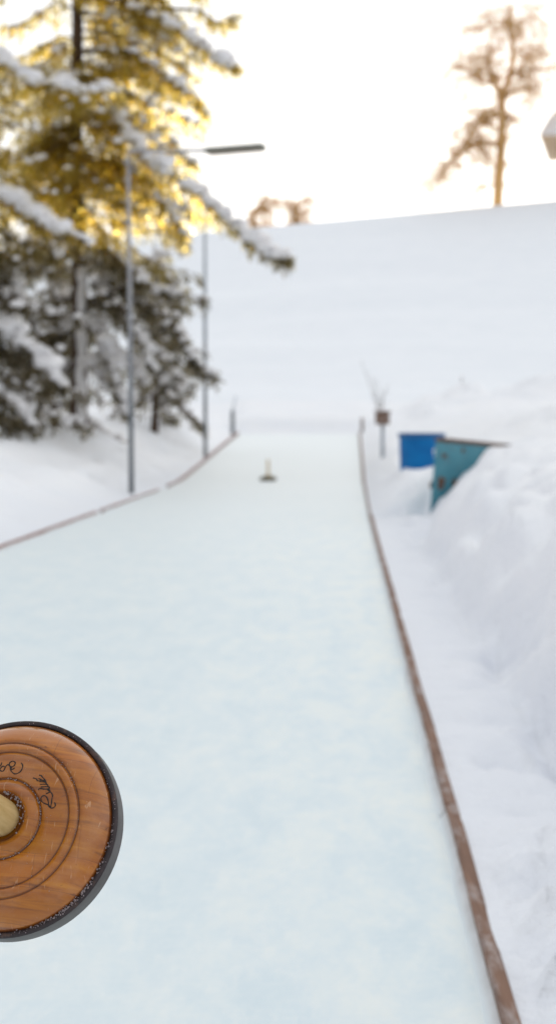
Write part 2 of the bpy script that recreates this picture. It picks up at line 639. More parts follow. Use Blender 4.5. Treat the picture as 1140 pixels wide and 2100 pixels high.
def ground_z(X, Y):
    r, l = Rr(Y), Lr(Y)
    b = base(Y)
    if Y >= YE:
        b = .97
    if X > r:
        u = X - r
        w = .10 * fbm(X * .6, Y * .45, 3.1) + .26 * (noise.noise(Vector((3.3, Y * .62, 1.2))) + .5 * noise.noise(Vector((X * 1.2, Y * 1.5, 4.2)))) * (1 - smooth(16, 18, Y))
        ub = u + w * smooth(.3, .7, u) - .40 * smooth(15.5, 18.5, Y) - .10 * (1 - smooth(7.5, 9.5, Y))
        bank = interp(ub, [0, .06, .46, .54, .68, .82, 1.05, 1.3, 1.9, 3, 9, 40], [.05, .052, .07, .13, .36, .52, .78, .99, 1.17, 1.24, 1.1, 1.6])
        berm = interp(u, [0, .06, .3, .7, 2, 4, 8, 40], [.05, .08, .25, .5, .72, 1.25, 1.5, 2.5])
        t = smooth(20.6, 22.0, Y)
        z = bank * (1 - t) + berm * t
        lump = .04 * fbm(X * 4.5, Y * 3.5, 1.7, 4) + .08 * fbm(X * 1.9, Y * 1.9, 8.2)
        z += .020 * max(0, fbm(X * 3, Y * 3.1, 6.6, 5) - .05) * smooth(.012, .045, u) * (1 - smooth(.12, .3, u))
        z += lump * smooth(.06, .4, u) * (1.0 if Y < 22 else .8)
        # chunky cut face of the ploughed bank
        if Y < 22:
            k = smooth(.42, .6, u) * (1 - smooth(1.3, 1.9, u))
            z += .30 * k * (1 - .6 * smooth(17, 19, Y)) * (noise.noise(Vector((X * 1.5, Y * .75, 5))) + .8 * (abs(noise.noise(Vector((X * 2.9, Y * 1.5, 2)))) - .25) + .16 * noise.noise(Vector((X * 5, Y * 3, 2))) + .08 * noise.noise(Vector((X * 12, Y * 8, 2))))
        # lumps at the near end of the plank
        z += .085 * smooth(.05, .2, u) * (1 - smooth(4.2, 5.2, Y)) * (.5 + fbm(X * 9, Y * 6, .3) + .6 * fbm(X * 22, Y * 18, .3))
        z -= .075 * math.exp(-((Y - 5.85 - .2 * u + .1 * fbm(X * 3, 1, 1)) / .14) ** 2) * smooth(.12, .25, u)
    elif X < l:
        v = l - X
        z = interp(v, [0, .1, .5, 1.5, 3, 6, 12, 40], [.03, .06, .16, .55, .95, 1.15, 1.3, 2.2])
        z += (.05 * fbm(X * 1.7, Y * 1.4, 4.4) + .2 * fbm(X * .6, Y * .6, 7) + .05 * fbm(X * 4, Y * 4, 7)) * smooth(.1, 1.2, v)
    else:
        z = -.03
    z += b
    if X > r or X < l:
        for bx, by, h, rr, ry in BUMPS:
            q = ((X - bx) / rr) ** 2 + ((Y - by) / ry) ** 2
            if q < 8:
                e = min(abs(X - r), abs(X - l))
                z += h * math.exp(-q) * smooth(.0, .5, e) * (1 + .5 * fbm(X * 1.5, Y * 1.5, 2))
    # end bank and hill
    if Y > YE:
        zw = .97 + (.60 + .07 * fbm(X * .9, 5, 1) * (1 - smooth(YE + 1.5, YE + 7, Y))) * smooth(-.1, 1.5, Y - YE - .5 * abs(fbm(X * .8, 2, 0)) * (Y < YE + 3))
        c = 17.75 + .092 * max(-70, min(45, X))
        c = min(c, 21.5)
        tt = (Y - YE - .8) / (120 - YE - .8)
        if tt <= 0:
            h = 0
        elif tt < 1:
            h = (c - 1.59) * (tt ** 1.35 if tt < .9 else (.9 ** 1.35 + (1 - .9 ** 1.35) * (1 - (1 - (tt - .9) / .1) ** 1.35)))
            h += (.34 * fbm(X * .05, Y * .16, 9, 3) + .17 * math.sin(Y * .36 + X * .03 + 1.5 * fbm(X * .03, Y * .05, 1, 2))) * smooth(0, .2, tt) * (1 - smooth(.8, 1, tt))
        else:
            h = (c - 1.59) - .012 * (Y - 120)
        k = smooth(YE + .5, YE + 9, Y)
        zin = zw + h
        if X > r or X < l:
            z = max(z * (1 - k) + zin * k, z * (1 - k) + zin * k)
            e = min(abs(X - r), abs(X - l))
            m = (1 - smooth(0, 1.2, e)) * smooth(YE, YE + .75, Y)
            z = z * (1 - m) + max(z, zin) * m
        else:
            z = zin
    return z


def frange(a, b, s):
    n = max(1, int(round((b - a) / s)))
    return [a + (b - a) * i / n for i in range(n)]


# columns: q<0 left of the left edge, 0..1 across the rink, >1 right of the right edge
UL = [-220, -140, -90, -60, -42, -30, -22, -16, -12, -10] + frange(-9, -2, .25) + frange(-2, 0, .1)
UI = [.0005, .04, .12, .25, .5, .75, .88, .96, .9995]
UR = frange(.008, .1, .0153) + frange(.1, 2.0, .055) + frange(2, 6, .14) + frange(6, 14, .4) + [14, 16, 18, 21, 25, 30, 36, 44, 60, 90, 140, 220]


def row(Y):
    r, l = Rr(min(Y, 60)), Lr(min(Y, 60))
    return [l + u - .012 for u in UL] + [l + (r - l) * q for q in UI] + [r + u + .0 for u in UR]


def grid(name, YS, m):
    V, F = [], []
    nc = None
    for Y in YS:
        xs = row(Y)
        nc = len(xs)
        for x in xs:
            V.append((x, Y, ground_z(x, Y)))
    for i in range(len(YS) - 1):
        for k in range(nc - 1):
            F.append((i * nc + k, i * nc + k + 1, (i + 1) * nc + k + 1, (i + 1) * nc + k))
    return obj(name, V, F, m)


YN = frange(-8, 2, 1.0) + frange(2, 9, .08) + frange(9, 24, .13) + frange(24, 40, .25) + frange(40, 50.9, .35) + frange(50.9, 52.2, .1) + frange(52.2, 58, .4) + [58]
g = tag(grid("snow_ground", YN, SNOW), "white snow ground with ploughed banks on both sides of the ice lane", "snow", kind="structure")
YH = frange(58, 125, 1.4) + [125, 130, 140, 160, 200, 260, 360, 600]
g = tag(grid("hill", YH, HILLSNOW), "smooth snow covered hill rising behind the ice lane", "hill", kind="structure")

# ice sheet, 4 mm proud of the flat and following the ramp
V, F = [], []
YI = frange(-8, 30, 2) + frange(30, 36, .5) + frange(36, 50.9, 1.5) + [50.95]
for Y in YI:
    for q in (.0, .25, .5, .75, 1.0):
        V.append((Lr(Y) + (Rr(Y) - Lr(Y)) * q, Y, base(Y) + .004))
for i in range(len(YI) - 1):
    for k in range(4):
        F.append((i * 5 + k, i * 5 + k + 1, i * 5 + k + 6, i * 5 + k + 5))
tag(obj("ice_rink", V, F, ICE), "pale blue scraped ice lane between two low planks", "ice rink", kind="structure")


# ------------------------------------------------------------------ border planks
def plank(name, edge, side, y0, y1, h0, h1, th, mat, label, sink=0.03, wob=.006):
    t = thing(name, label, "border plank", (edge(y0), y0, base(y0)), "planks bordering the ice lane")
    V, F = [], []
    n = max(4, int((y1 - y0) / .12))
    Vf, Ff = [], []
    for i in range(n + 1):
        Y = y0 + (y1 - y0) * i / n
        x = edge(Y) + wob * noise.noise(Vector((Y * .7, side * 3, 0)))
        z = base(Y)
        hh = h0 + (h1 - h0) * i / n + .004 * noise.noise(Vector((Y * 1.3, 5, side)))
        o = Vector(t.location)
        a, b = x, x + side * th
        bev = .006
        V += [Vector((a, Y, z - sink)) - o, Vector((a, Y, z + hh - bev)) - o, Vector((a + side * bev, Y, z + hh)) - o,
              Vector((b - side * bev, Y, z + hh)) - o, Vector((b, Y, z + hh - bev)) - o, Vector((b, Y, z - sink)) - o]
        # thin rime layer on the lane-facing side
        wf = .012 + .014 * max(0, .5 + noise.fractal(Vector((Y * 1.1, 1, side)), 1, 2, 3))
        hf = hh * (.62 + .4 * noise.fractal(Vector((Y * 1.3, 9, side)), 1, 2, 3))
        Vf += [Vector((a - side * (wf + .012), Y, z + .002)) - o, Vector((a - side * wf * .7, Y, z + hf * .6)) - o, Vector((a + side * .004, Y, z + min(hh - .001, max(.02, hf)))) - o]
    for i in range(n):
        for k in range(5):
            F.append((i * 6 + k, i * 6 + k + 1, (i + 1) * 6 + k + 1, (i + 1) * 6 + k))
        for k in range(2):
            Ff.append((i * 3 + k, i * 3 + k + 1, (i + 1) * 3 + k + 1, (i + 1) * 3 + k))
    F.append(tuple(range(5, -1, -1)))
    F.append(tuple(n * 6 + k for k in range(6)))
    obj("board", V, F, mat, t, smooth=False)
    obj("rime_layer", Vf, Ff, FROST, t)
    return t


plank("border_plank", Rr, 1, 1.0, 5.22, .062, .060, .043, BOARD, "brown weathered plank edging the ice at the lower right, nearest of its row")
plank("border_plank", lambda Y: Rr(Y) - .002, 1, 5.222, 19.5, .062, .064, .044, BOARD, "long middle plank edging the right side of the ice beside the ploughed bank")
plank("border_plank", Rr, 1, 19.52, 50.8, .062, .09, .052, BOARD, "farthest plank on the right side of the ice, running past the box on a post")
plank("border_plank", Lr, -1, 5.0, 22.3, .055, .055, .05, BOARD_RED, "reddish plank edging the left side of the ice, near the left picture edge")
plank("border_plank", Lr, -1, 22.8, 29.6, .052, .045, .05, BOARD_RED, "reddish plank at the foot of the tall lamp post, partly buried in snow")
plank("border_plank", Lr, -1, 31.2, 50.8, .06, .10, .05, BOARD_RED, "pale reddish plank edging the far left side of the ice up to the short post")

# ------------------------------------------------------------------ ice stock in the foreground
WOODM = m_wood_stone()
RING = m_metal("dark_steel_ring", (.035, .024, .026), .6, .2, rust=((.10, .055, .04), 55, .55), scale=90)
SIDE = m_metal("grey_steel_side", (.12, .115, .11), .5, .6, scale=22)
SOLE = m_metal("black_rubber_sole", (.03, .03, .033), .7, 0)
HANDW = Mat("pale_handle_wood")
_g = HANDW.noise(HANDW.coord((30, 30, 5)), 3, 6, .6)
HANDW.bsdf(HANDW.ramp(_g, [(.3, (.46, .31, .11)), (.7, (.68, .51, .25))]), .4, normal=HANDW.bump(_g, .3, .002), coat=.2)
HANDW = HANDW.m
OLIVEW = m_board("olive_wood", (.16, .13, .06), (.30, .25, .13), 0)
INK = Mat("burnt_lettering")
INK.bsdf((.022, .012, .010), .7)
INK = INK.m
CRYS = Mat("ice_crystals")
CRYS.bsdf((.45, .37, .38), .35, spec=.6, **{'Transmission Weight': .35})
CRYS = CRYS.m


def icestock(label, C, nrm, body, scale=1.0, group=None):
    n = Vector(nrm).normalized()
    a = n.cross(Vector((0, 0, 1)))
    if a.length < .01:
        a = Vector((1, 0, 0))
    a.normalize()
    # local x to the picture's right, local y up, z along the handle
    a = -a if a.x < 0 else a
    b = n.cross(a)
    R = Matrix((a, b, n)).transposed().to_4x4()
    t = thing("ice_stock", label, "ice stock", C, group)
    t.matrix_world = Matrix.Translation(C) @ R @ Matrix.Scale(scale, 4)
    mb = MB()
    mb.lathe([(.020, .036), (.0285, .0385), (.0325, .0445), (.037, .0475), (.042, .0460), (.0465, .0415), (.0492, .0385), (.0506, .0358), (.0518, .0358), (.0530, .0378),
              (.0545, .0390), (.062, .0385), (.078, .0368), (.0848, .0360), (.0862, .0334), (.0874, .0334), (.0888, .0372), (.0915, .0384), (.0950, .0378), (.0976, .0352),
              (.0988, .0316), (.1002, .0316), (.1018, .0342), (.106, .0330), (.112, .0285), (.120, .0230), (.1265, .0140), (.1308, .006), (.1330, .0002), (.1330, -.006)])
    mb.build("wooden_body", body, t)
    mb = MB()
    mb.lathe([(.1331, -.004), (.1333, .0012), (.1342, .0022), (.1375, .0022), (.1392, .0012), (.1400, -.0012)])
    ring = mb.build("ring_rim", RING, t)
    mb = MB()
    mb.lathe([(.1402, -.0013), (.1406, -.006), (.1406, -.024), (.1400, -.0275)])
    mb.build("ring_side", SIDE, t)
    mb = MB()
    mb.lathe([(.1398, -.0276), (.137, -.034), (.120, -.0345), (.0005, -.0345)])
    mb.build("running_sole", SOLE, t)
    mb = MB()
    mb.lathe([(.024, .040), (.0235, .055), (.0215, .10), (.019, .16), (.018, .20), (.0195, .24), (.0215, .27), (.020, .295), (.012, .305), (.0005, .307)], 40)
    mb.build("handle", HANDW, t)
    return t, Matrix.Translation(C) @ R


C0 = at(25, 1693.7, 1.78)
N0 = (-.18, -.846, .502)
stock, M0 = icestock("turned wooden ice stock with dark steel rim held up in the foreground at left", C0, N0, WOODM)
# pen-burnt script on the flat ring: strokes traced on the disc plane
Minv = M0.inverted()


def disc(zx, zy, h):
    px, py = zx / 8.77, 1540 + zy / 8.77
    o = Vector((0, 0, CAMZ))
    d = at(px, py, 1.0) - o
    ol, dl = Minv @ o, Minv.to_3x3() @ d
    k = (h - ol.z) / dl.z
    return ol + dl * k


def smooth_line(P, sub=5):
    Q = []
    P = [Vector(p) for p in P]
    for i in range(len(P) - 1):
        p0, p1, p2, p3 = P[max(0, i - 1)], P[i], P[i + 1], P[min(len(P) - 1, i + 2)]
        for s in range(sub):
            t = s / sub
            Q.append(.5 * ((2 * p1) + (p2 - p0) * t + (2 * p0 - 5 * p1 + 4 * p2 - p3) * t * t + (3 * p1 - p0 - 3 * p2 + p3) * t ** 3))
    Q.append(P[-1])
    return Q


def word(strokes, rad):
    mb = MB()
    for st in strokes:
        P = []
        for zx, zy in st:
            p = disc(zx, zy, .0378)
            r = math.hypot(p.x, p.y)
            p.z = interp(r, [.0545, .062, .078, .0855], [.0390, .0385, .0368, .0358]) + .0001
            P.append(p)
        P = smooth_line(P)
        mb.tube(P, [rad * (.75 + .5 * abs(math.sin(i * .37))) for i in range(len(P))], 6)
    return mb.build("burnt_script", INK, stock)


word([[(985, 925), (1003, 970), (975, 1018), (918, 1025), (885, 990), (882, 930), (862, 855), (822, 810), (772, 818), (745, 870), (772, 922), (830, 955), (885, 975), (918, 1005), (932, 950), (942, 860), (952, 800), (915, 742), (840, 772)],
      [(915, 742), (885, 690), (810, 690), (735, 678), (695, 702)],
      [(910, 735), (862, 690), (895, 668), (870, 640), (745, 650)],
      [(870, 640), (850, 600), (730, 603)],
      [(850, 600), (815, 560), (722, 556)],
      [(835, 570), (800, 528), (690, 540), (665, 505), (605, 488)],
      [(845, 590), (815, 520), (770, 470), (745, 440), (708, 434)],
      [(700, 495), (745, 515), (800, 545)]], .0007)
word([[(285, 200), (268, 258), (225, 285), (190, 275), (180, 215), (235, 180), (280, 205)],
      [(190, 275), (205, 345), (245, 400), (300, 416), (370, 380), (410, 310), (412, 250), (385, 213)],
      [(275, 305), (240, 330), (205, 320), (225, 285)],
      [(190, 280), (150, 245), (110, 285), (75, 360), (35, 365), (10, 335), (55, 275), (100, 290)],
      [(40, 205), (20, 260), (-10, 290), (-45, 330), (-90, 320), (-75, 265), (-30, 250)],
      [(-75, 265), (-130, 300), (-150, 240), (-185, 290), (-230, 250)]], .0007)
# ice grains caught in the rim, the grooves and round the handle
rr = random.Random(3)
mb = MB()


def grain(r, ph, h, s):
    mb.blob((r * math.cos(ph), r * math.sin(ph), h), s, (1, 1, .8), .6, rr)


for i in range(150):
    ph = rr.gauss(-.72, .28)
    grain(.1330 + rr.gauss(.001, .0014), ph, .0022 + rr.random() * .001, rr.uniform(.0003, .0011))
for i in range(130):
    ph = rr.uniform(-PI, PI)
    grain(.1335 + rr.random() * .005, ph, .0023, rr.uniform(.0002, .0006))
for i in range(48):
    ph = rr.gauss(.75, .6)
    r = rr.uniform(.0255, .034)
    grain(r, ph, .0445, rr.uniform(.0005, .0013))
for i in range(70):
    ph = rr.uniform(-1.6, 1.9)
    grain(.0512 + rr.gauss(0, .0008), ph, .0378, rr.uniform(.0003, .0008))
for i in range(60):
    ph = rr.gauss(.65, .35)
    grain(.0965 + rr.gauss(0, .003), ph, .0352, rr.uniform(.0002, .0006))
for i in range(60):
    ph = rr.uniform(-1.8, 2)
    r = rr.uniform(.055, .128)
    h = interp(r, [.0545, .085, .0985, .112, .119, .125, .129], [.039, .0358, .0338, .0285, .0225, .014, .006])
    grain(r, ph, h + .0002, rr.uniform(.0002, .00045))
mb.build("ice_grains", CRYS, stock)["kind"] = "stuff"

# second stock standing far down the lane
far, _ = icestock("small dark ice stock standing upright on the ice far down the lane", Vector((-.235, 33.6, base(33.6) + .004 + .0345 * 1.45)), (0, 0.0001, 1), OLIVEW, scale=1.45)


# ------------------------------------------------------------------ lamp posts and small posts
def m_pole():
    M = Mat("galvanised_pole")
    tc = M.n('ShaderNodeTexCoord')
    sz = M.n('ShaderNodeSeparateXYZ')
    M.l(tc.outputs['Object'], sz.inputs[0])
    f = M.noise(M.coord(), 5, 5)
    mr = M.n('ShaderNodeMapRange')
    mr.inputs['From Min'].default_value = 1.5
    mr.inputs['From Max'].default_value = 4.6
    M.l(sz.outputs[2], mr.inputs['Value'])
    c = M.mix(mr.outputs[0], M.ramp(f, [(.3, (.12, .135, .155)), (.7, (.2, .215, .235))]), M.ramp(f, [(.3, (.27, .27, .29)), (.7, (.42, .41, .42))]))  # paler with height: sunlight on the upper pole painted into its colour
    M.bsdf(c, .5, .35, normal=M.bump(f, .2, .004))
    return M.m


POLE = m_pole()
POLE2 = m_metal("frosty_pole", (.34, .38, .43), .6, .3, scale=8)
LAMPG = m_metal("green_lamp_housing", (.15, .165, .14), .5, .2, scale=20)
LAMPD = m_metal("lamp_underside", (.24, .19, .14), .5, .2, scale=20)


def groundpt(px, py, Y):
    p = at(px, py, Y)
    return Vector((p.x, Y, ground_z(p.x, Y)))


b1 = groundpt(270, 1010, 27.0)
t = thing("lamp_post", "tall grey lamp post with flat lamp on a long arm, in front of the spruce", "lamp post", b1)
mb = MB()
mb.tube([(0, 0, -.3), (0, 0, 3), (-.02, 0, 6.45)], [.054, .047, .036], 14)
mb.build("pole", POLE, t)
tp = Vector((-.02, 0, 6.43))
lampA, lampB = at(425, 309, 26.6) - b1, at(540, 300, 26.2) - b1
mb = MB()
mb.tube([tp, tp + (lampA - tp) * .25 + Vector((0, 0, .03)), lampA], [.036, .034, .032], 10)
mb.tube([tp + Vector((0, 0, -.45)), tp + (lampA - tp) * .22], .014, 6)
mb.build("arm", POLE, t)
d = (lampB - lampA)
rot = d.to_track_quat('X', 'Z').to_matrix()
mb = MB()
L = d.length
sec = [(-.15, -.04), (-.16, .0), (-.10, .045), (.10, .045), (.16, .0), (.15, -.04)]
V = [lampA + rot @ Vector((x, y, z)) for x in (0, L) for y, z in sec]
mb.add(V, [(k, (k + 1) % 6, 6 + (k + 1) % 6, 6 + k) for k in range(6)] + [(5, 4, 3, 2, 1, 0), (6, 7, 8, 9, 10, 11)])
mb.build("lamp_housing", LAMPG, t, False)
mb = MB()
mb.box(lampA + rot @ Vector((L * .5, 0, -.058)), (L * .96, .26, .03), rot)
mb.build("lamp_cover", LAMPD, t, False)

p2 = Vector((Lr(40) - .1, 40, 0))
p2.z = ground_z(p2.x, 40)
t = thing("pole", "slim frosty grey pole standing bare at the far left side of the ice", "pole", p2)
mb = MB()
mb.tube([(0, 0, -.3), (0, 0, 2.3), (0, 0, 3.2)], [.056, .052, .05], 12)
mb.build("shaft", POLE, t)
mb = MB()
mb.tube([(0, 0, 3.2), (0.01, 0, 6.5)], [.05, .04], 12)
mb.build("frosted_shaft", POLE2, t)

p3 = Vector((Lr(49.6) - .12, 49.6, 0))
p3.z = ground_z(p3.x, 49.6)
t = thing("post", "short dark post with thin rod on top at the far left end of the ice", "post", p3)
mb = MB()
mb.tube([(0, 0, -.3), (0, 0, .85)], [.075, .07], 10)
mb.build("stump", POLE, t)
mb = MB()
mb.tube([(0, 0, .85), (.12, 0, 1.35)], .02, 8)
mb.build("rod", POLE2, t)

RUSTW = m_board("rusty_brown_wood", (.13, .08, .06), (.26, .17, .125), .45)
p4 = Vector((Rr(50.5) + .1, 50.5, base(50.5)))
t = thing("post", "short rusty brown post at the far right end of the ice", "post", p4)
mb = MB()
mb.tube([(0, 0, -.2), (0, 0, .5), (0, 0, .62)], [.055, .05, .035], 10)
mb.build("stake", RUSTW, t)

p5 = groundpt(784, 942, 36)
t = thing("post_box", "small brown wooden box mounted on a thin grey post beside the ice", "box on post", p5)
mb = MB()
mb.tube([(0, 0, -.3), (0, 0, .95)], [.047, .045], 10)
mb.build("post", POLE2, t)
bz = at(782, 858, 36).z - p5.z
mb = MB()
mb.box((-.01, 0, bz), (.35, .26, .31))
mb.build("box", RUSTW, t, False)
mb = MB()
mb.box((-.01, -.012, bz + .18), (.42, .34, .035), Matrix.Rotation(.06, 3, 'Y'))
mb.build("lid", RUSTW, t, False)
mb = MB()
mb.blob((-.08, -.0, bz + .195), .12, (1.1, 1, .35), .3)
mb.build("snow_cap", TSNOW, t)

# ------------------------------------------------------------------ blue tub and teal skip
M = Mat("blue_plastic")
f = M.noise(M.coord(), 3, 4)
M.bsdf(M.ramp(f, [(.3, (.001, .12, .35)), (.7, (.001, .165, .44))]), .5, spec=.2, normal=M.bump(f, .1, .01))
BLUE = M.m
M = Mat("blue_rim")
M.bsdf((.006, .10, .27), .4)
BLUER = M.m
tb = at(868, 890, 27.0)
gz = tb.z - 1.15
t = thing("tub", "bright blue plastic tub half buried in snow behind the teal container", "tub", (tb.x, 27.35, gz))
mb = MB()
R0 = .43
mb.lathe([(R0 - .04, 0), (R0 - .015, .5), (R0, 1.08), (R0, 1.15), (R0 - .03, 1.15), (R0 - .05, .6), (R0 - .06, .3), (.001, .3)], 48)
mb.build("body", BLUE, t)
mb = MB()
mb.lathe([(R0 + .002, 1.075), (R0 + .028, 1.085), (R0 + .03, 1.165), (R0 - .03, 1.168), (R0 - .032, 1.14)], 48)
mb.build("rim", BLUER, t)
mb = MB()
for i in range(26):
    a, r = random.random() * 6.28, random.random() ** .5 * .3
    mb.blob((r * math.cos(a), r * math.sin(a), .98 + random.random() * .06), .13, (1, 1, .5), .3)
mb.build("snow_fill", TSNOW, t)

M = Mat("teal_painted_steel")
f = M.noise(M.coord(), 2.2, 5, .6)
c = M.ramp(f, [(.3, (.05, .215, .28)), (.7, (.09, .30, .37))])
f2 = M.noise(M.coord(), 9, 7, .72)
c = M.mix(M.ramp(f2, [(.55, (0, 0, 0)), (.68, (.85, .85, .85))]), c, (.11, .075, .055))
M.bsdf(c, .55, normal=M.bump(f2, .25, .006))
TEAL = M.m
RUST = m_metal("rust", (.15, .095, .07), .8, .1, scale=25)
q00, q10 = at(881, 1040, 20.6), at(893, 904, 20.6)
q11, q01 = at(1050, 919, 21.6), at(1060, 1045, 21.6)
c0 = Vector((q00.x, q00.y, q00.z))
t = thing("skip_container", "teal painted steel container with rusty rim, half buried in the ploughed bank", "container", c0)
Pf = [q00 - Vector((0, 0, .1)) - c0, q01 - Vector((0, 0, .1)) - c0, q11 - c0, q10 - c0]
back = Vector((.25, 1.7, 0))
inset = Vector((.0, .05, 0))
mb = MB()
mb.add(Pf + [p + back for p in Pf], [(0, 1, 2, 3), (5, 4, 7, 6), (4, 0, 3, 7), (1, 5, 6, 2), (4, 5, 1, 0)])
mb.build("steel_tub", TEAL, t, False)
mb = MB()
up = Vector((0, 0, 1))
for a, b in ((Pf[3], Pf[2]), (Pf[2], Pf[2] + back), (Pf[2] + back, Pf[3] + back), (Pf[3] + back, Pf[3])):
    mb.tube([a + up * .01, b + up * .01], .02, 8)
mb.build("rusty_rim", RUST, t)
for (px, py, s) in ((899, 990, 1.5), (928, 989, .8), (990, 938, 1.0), (945, 925, .6), (903, 935, .9)):
    k = (px - 881) / (1060 - 881)
    p = at(px, py, 20.6 + k * 1.0) - c0 + Vector((0, -.015, 0))
    mb = MB()
    mb.blob(p, .06 * s, (1.3, .3, 1), .7)
    mb.build("rust_patch", RUST, t)
mb = MB()
for i in range(60):
    p = Pf[3] + (Pf[2] - Pf[3]) * random.uniform(.1, .95) + back * random.uniform(.3, .85) - up * random.uniform(.14, .2)
    mb.blob(p, .2, (1, 1, .45), .3)
mb.build("snow_fill", TSNOW, t)

# ------------------------------------------------------------------ spruces
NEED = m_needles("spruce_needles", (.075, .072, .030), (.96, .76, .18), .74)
BARK = m_bark("spruce_bark", (.05, .032, .022), (.13, .085, .06))


class Spruce:
    def __init__(self, label, px, py, Y, height, r0, seed):
        self.rnd = random.Random(seed)
        self.rng = np.random.default_rng(seed)
        p = at(px, py, Y)
        self.o = Vector((p.x, Y, ground_z(p.x, Y)))
        self.h = height
        self.t = thing("spruce_tree", label, "spruce", self.o, "spruces left of the ice lane")
        self.snow = MB()
        self.wood = MB()
        self.Q = []
        lean = self.rnd.uniform(-.1, .1)
        self.axis = [Vector((lean * z / height + .03 * math.sin(z * .9 + seed), .03 * math.cos(z * .7), z)) for z in np.linspace(-.4, height, 24)]
        mb = MB()
        mb.tube(self.axis, [r0 * (1.25 if v.z < .2 else 1) * (1 - max(0, v.z) / height) ** .8 + .015 for v in self.axis], 12)
        mb.build("trunk", BARK, self.t)

    def ax(self, z):
        zs = [v.z for v in self.axis]
        return Vector((interp(z, zs, [v.x for v in self.axis]), interp(z, zs, [v.y for v in self.axis]), z))

    def cards(self, P, D, ln, wd):
        """needle sprays: P (n,3) roots, D (n,3) directions"""
        n = len(P)
        if n == 0:
            return
        g = self.rng
        D = D / (np.linalg.norm(D, axis=1, keepdims=True) + 1e-9)
        A = np.cross(D, g.normal(size=(n, 3)))
        A /= np.linalg.norm(A, axis=1, keepdims=True) + 1e-9
        l = ln * g.uniform(.6, 1.3, (n, 1))
        w = wd * g.uniform(.6, 1.3, (n, 1))
        q = np.stack([P - A * w * .25, P + D * l * .45 - A * w * .5, P + D * l, P + D * l * .5 + A * w * .5], 1)
        self.Q.append(q)

    def limb(self, P, dens=1.0, snow=.5, hang=.7, side=.55, thick=.035):
        """branch along polyline P (tree space); twigs to both sides and hanging curtains"""
        P = smooth_line(P, 6)
        n = len(P)
        L = sum((P[i + 1] - P[i]).length for i in range(n - 1))
        self.wood.tube(P, [thick * (1 - .8 * i / (n - 1)) for i in range(n)], 5)
        pts = np.array([tuple(p) for p in P])
        nt = int(L * 22 * dens)
        g = self.rng
        for k in range(nt):
            s = g.uniform(.08, 1) ** .8
            i = min(n - 2, int(s * (n - 1)))
            f = s * (n - 1) - i
            p = pts[i] * (1 - f) + pts[i + 1] * f
            d = pts[i + 1] - pts[i]
            d /= np.linalg.norm(d) + 1e-9
            sd = np.cross(d, (0, 0, 1.0))
            sd /= np.linalg.norm(sd) + 1e-9
            typ = g.random()
            taper = (1.15 - .8 * s) if s > .25 else .7 + s
            if typ < .5:
                tl = side * taper * g.uniform(.5, 1.2)
                td = sd * g.choice([-1, 1]) * .8 + d * .6 + np.array([0, 0, -.25 - .25 * g.random()])
            else:
                tl = hang * taper * g.uniform(.4, 1.25)
                td = np.array([0, 0, -1.0]) + sd * g.normal() * .35 + d * .35
            td /= np.linalg.norm(td)
            m = max(4, int(tl * 26))
            u = g.random((m, 1))
            sag = np.array([0, 0, -1.0]) * (u ** 2) * tl * .3
            pp = p + td * u * tl + sag + g.normal(size=(m, 3)) * .03
            dd = td + g.normal(size=(m, 3)) * .55 + np.array([0, 0, -.2])
            self.cards(pp, dd, .19, .065)
            if g.random() < (.30 if p[2] > 4.6 else .5) * snow and tl > .1:
                uu = g.random() * .7
                c = p + td * uu * tl
                self.snow.blob((c[0], c[1], c[2] + .03), g.uniform(.03, .11), (1.1, 1.1, .75), .4, self.rnd)
        # snow pillow lying along the branch
        if snow > .33:
            i = 2
            acc = 0
            while i < n - 2:
                s = i / (n - 1)
                if g.random() < .45 + .35 * snow:
                    w = (.045 + .115 * snow) * (1.1 - .6 * abs(s - .45)) * g.uniform(.35, 1.3)
                    c = P[i]
                    self.snow.blob((c.x + g.normal() * .06, c.y + g.normal() * .08, c.z + w * .35 + g.normal() * .04), w, (1.25, 1.2, .8), .45, self.rnd)
                i += 1 if L / n > .1 else 2

    def whorls(self, z0, z1, Lf, step=.42, dens=1.0, snow=.35, azi=None, droop=.35):
        z = z0
        rd = self.rnd
        while z < z1:
            for k in range(rd.choice([6, 7, 8])):
                az = rd.uniform(0, 2 * PI)
                if azi and not azi(z, az):
                    continue
                L = Lf(z) * rd.uniform(.65, 1.12)
                d = Vector((math.cos(az), math.sin(az), 0))
                a = self.ax(z + rd.uniform(-.15, .15))
                dr = droop * rd.uniform(.5, 1.5)
                P = [a, a + d * L * .3 + Vector((0, 0, .02 * L)), a + d * L * .65 + Vector((0, 0, -.5 * dr * L)), a + d * L + Vector((0, 0, -.85 * dr * L))]
                self.limb(P, dens, snow * rd.uniform(.2, 1.6), .32 + .1 * L, .22 + .1 * L)
            z += step * rd.uniform(.8, 1.2)

    def px_limb(self, pts, dens=1.2, snow=1.0, hang=.6, side=.5, thick=.05):
        self.limb([at(*p) - self.o for p in pts], dens, snow, hang, side, thick)

    def finish(self):
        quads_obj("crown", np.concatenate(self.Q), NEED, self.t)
        self.wood.build("branches", BARK, self.t)
        self.snow.build("snow_load", TSNOW, self.t)


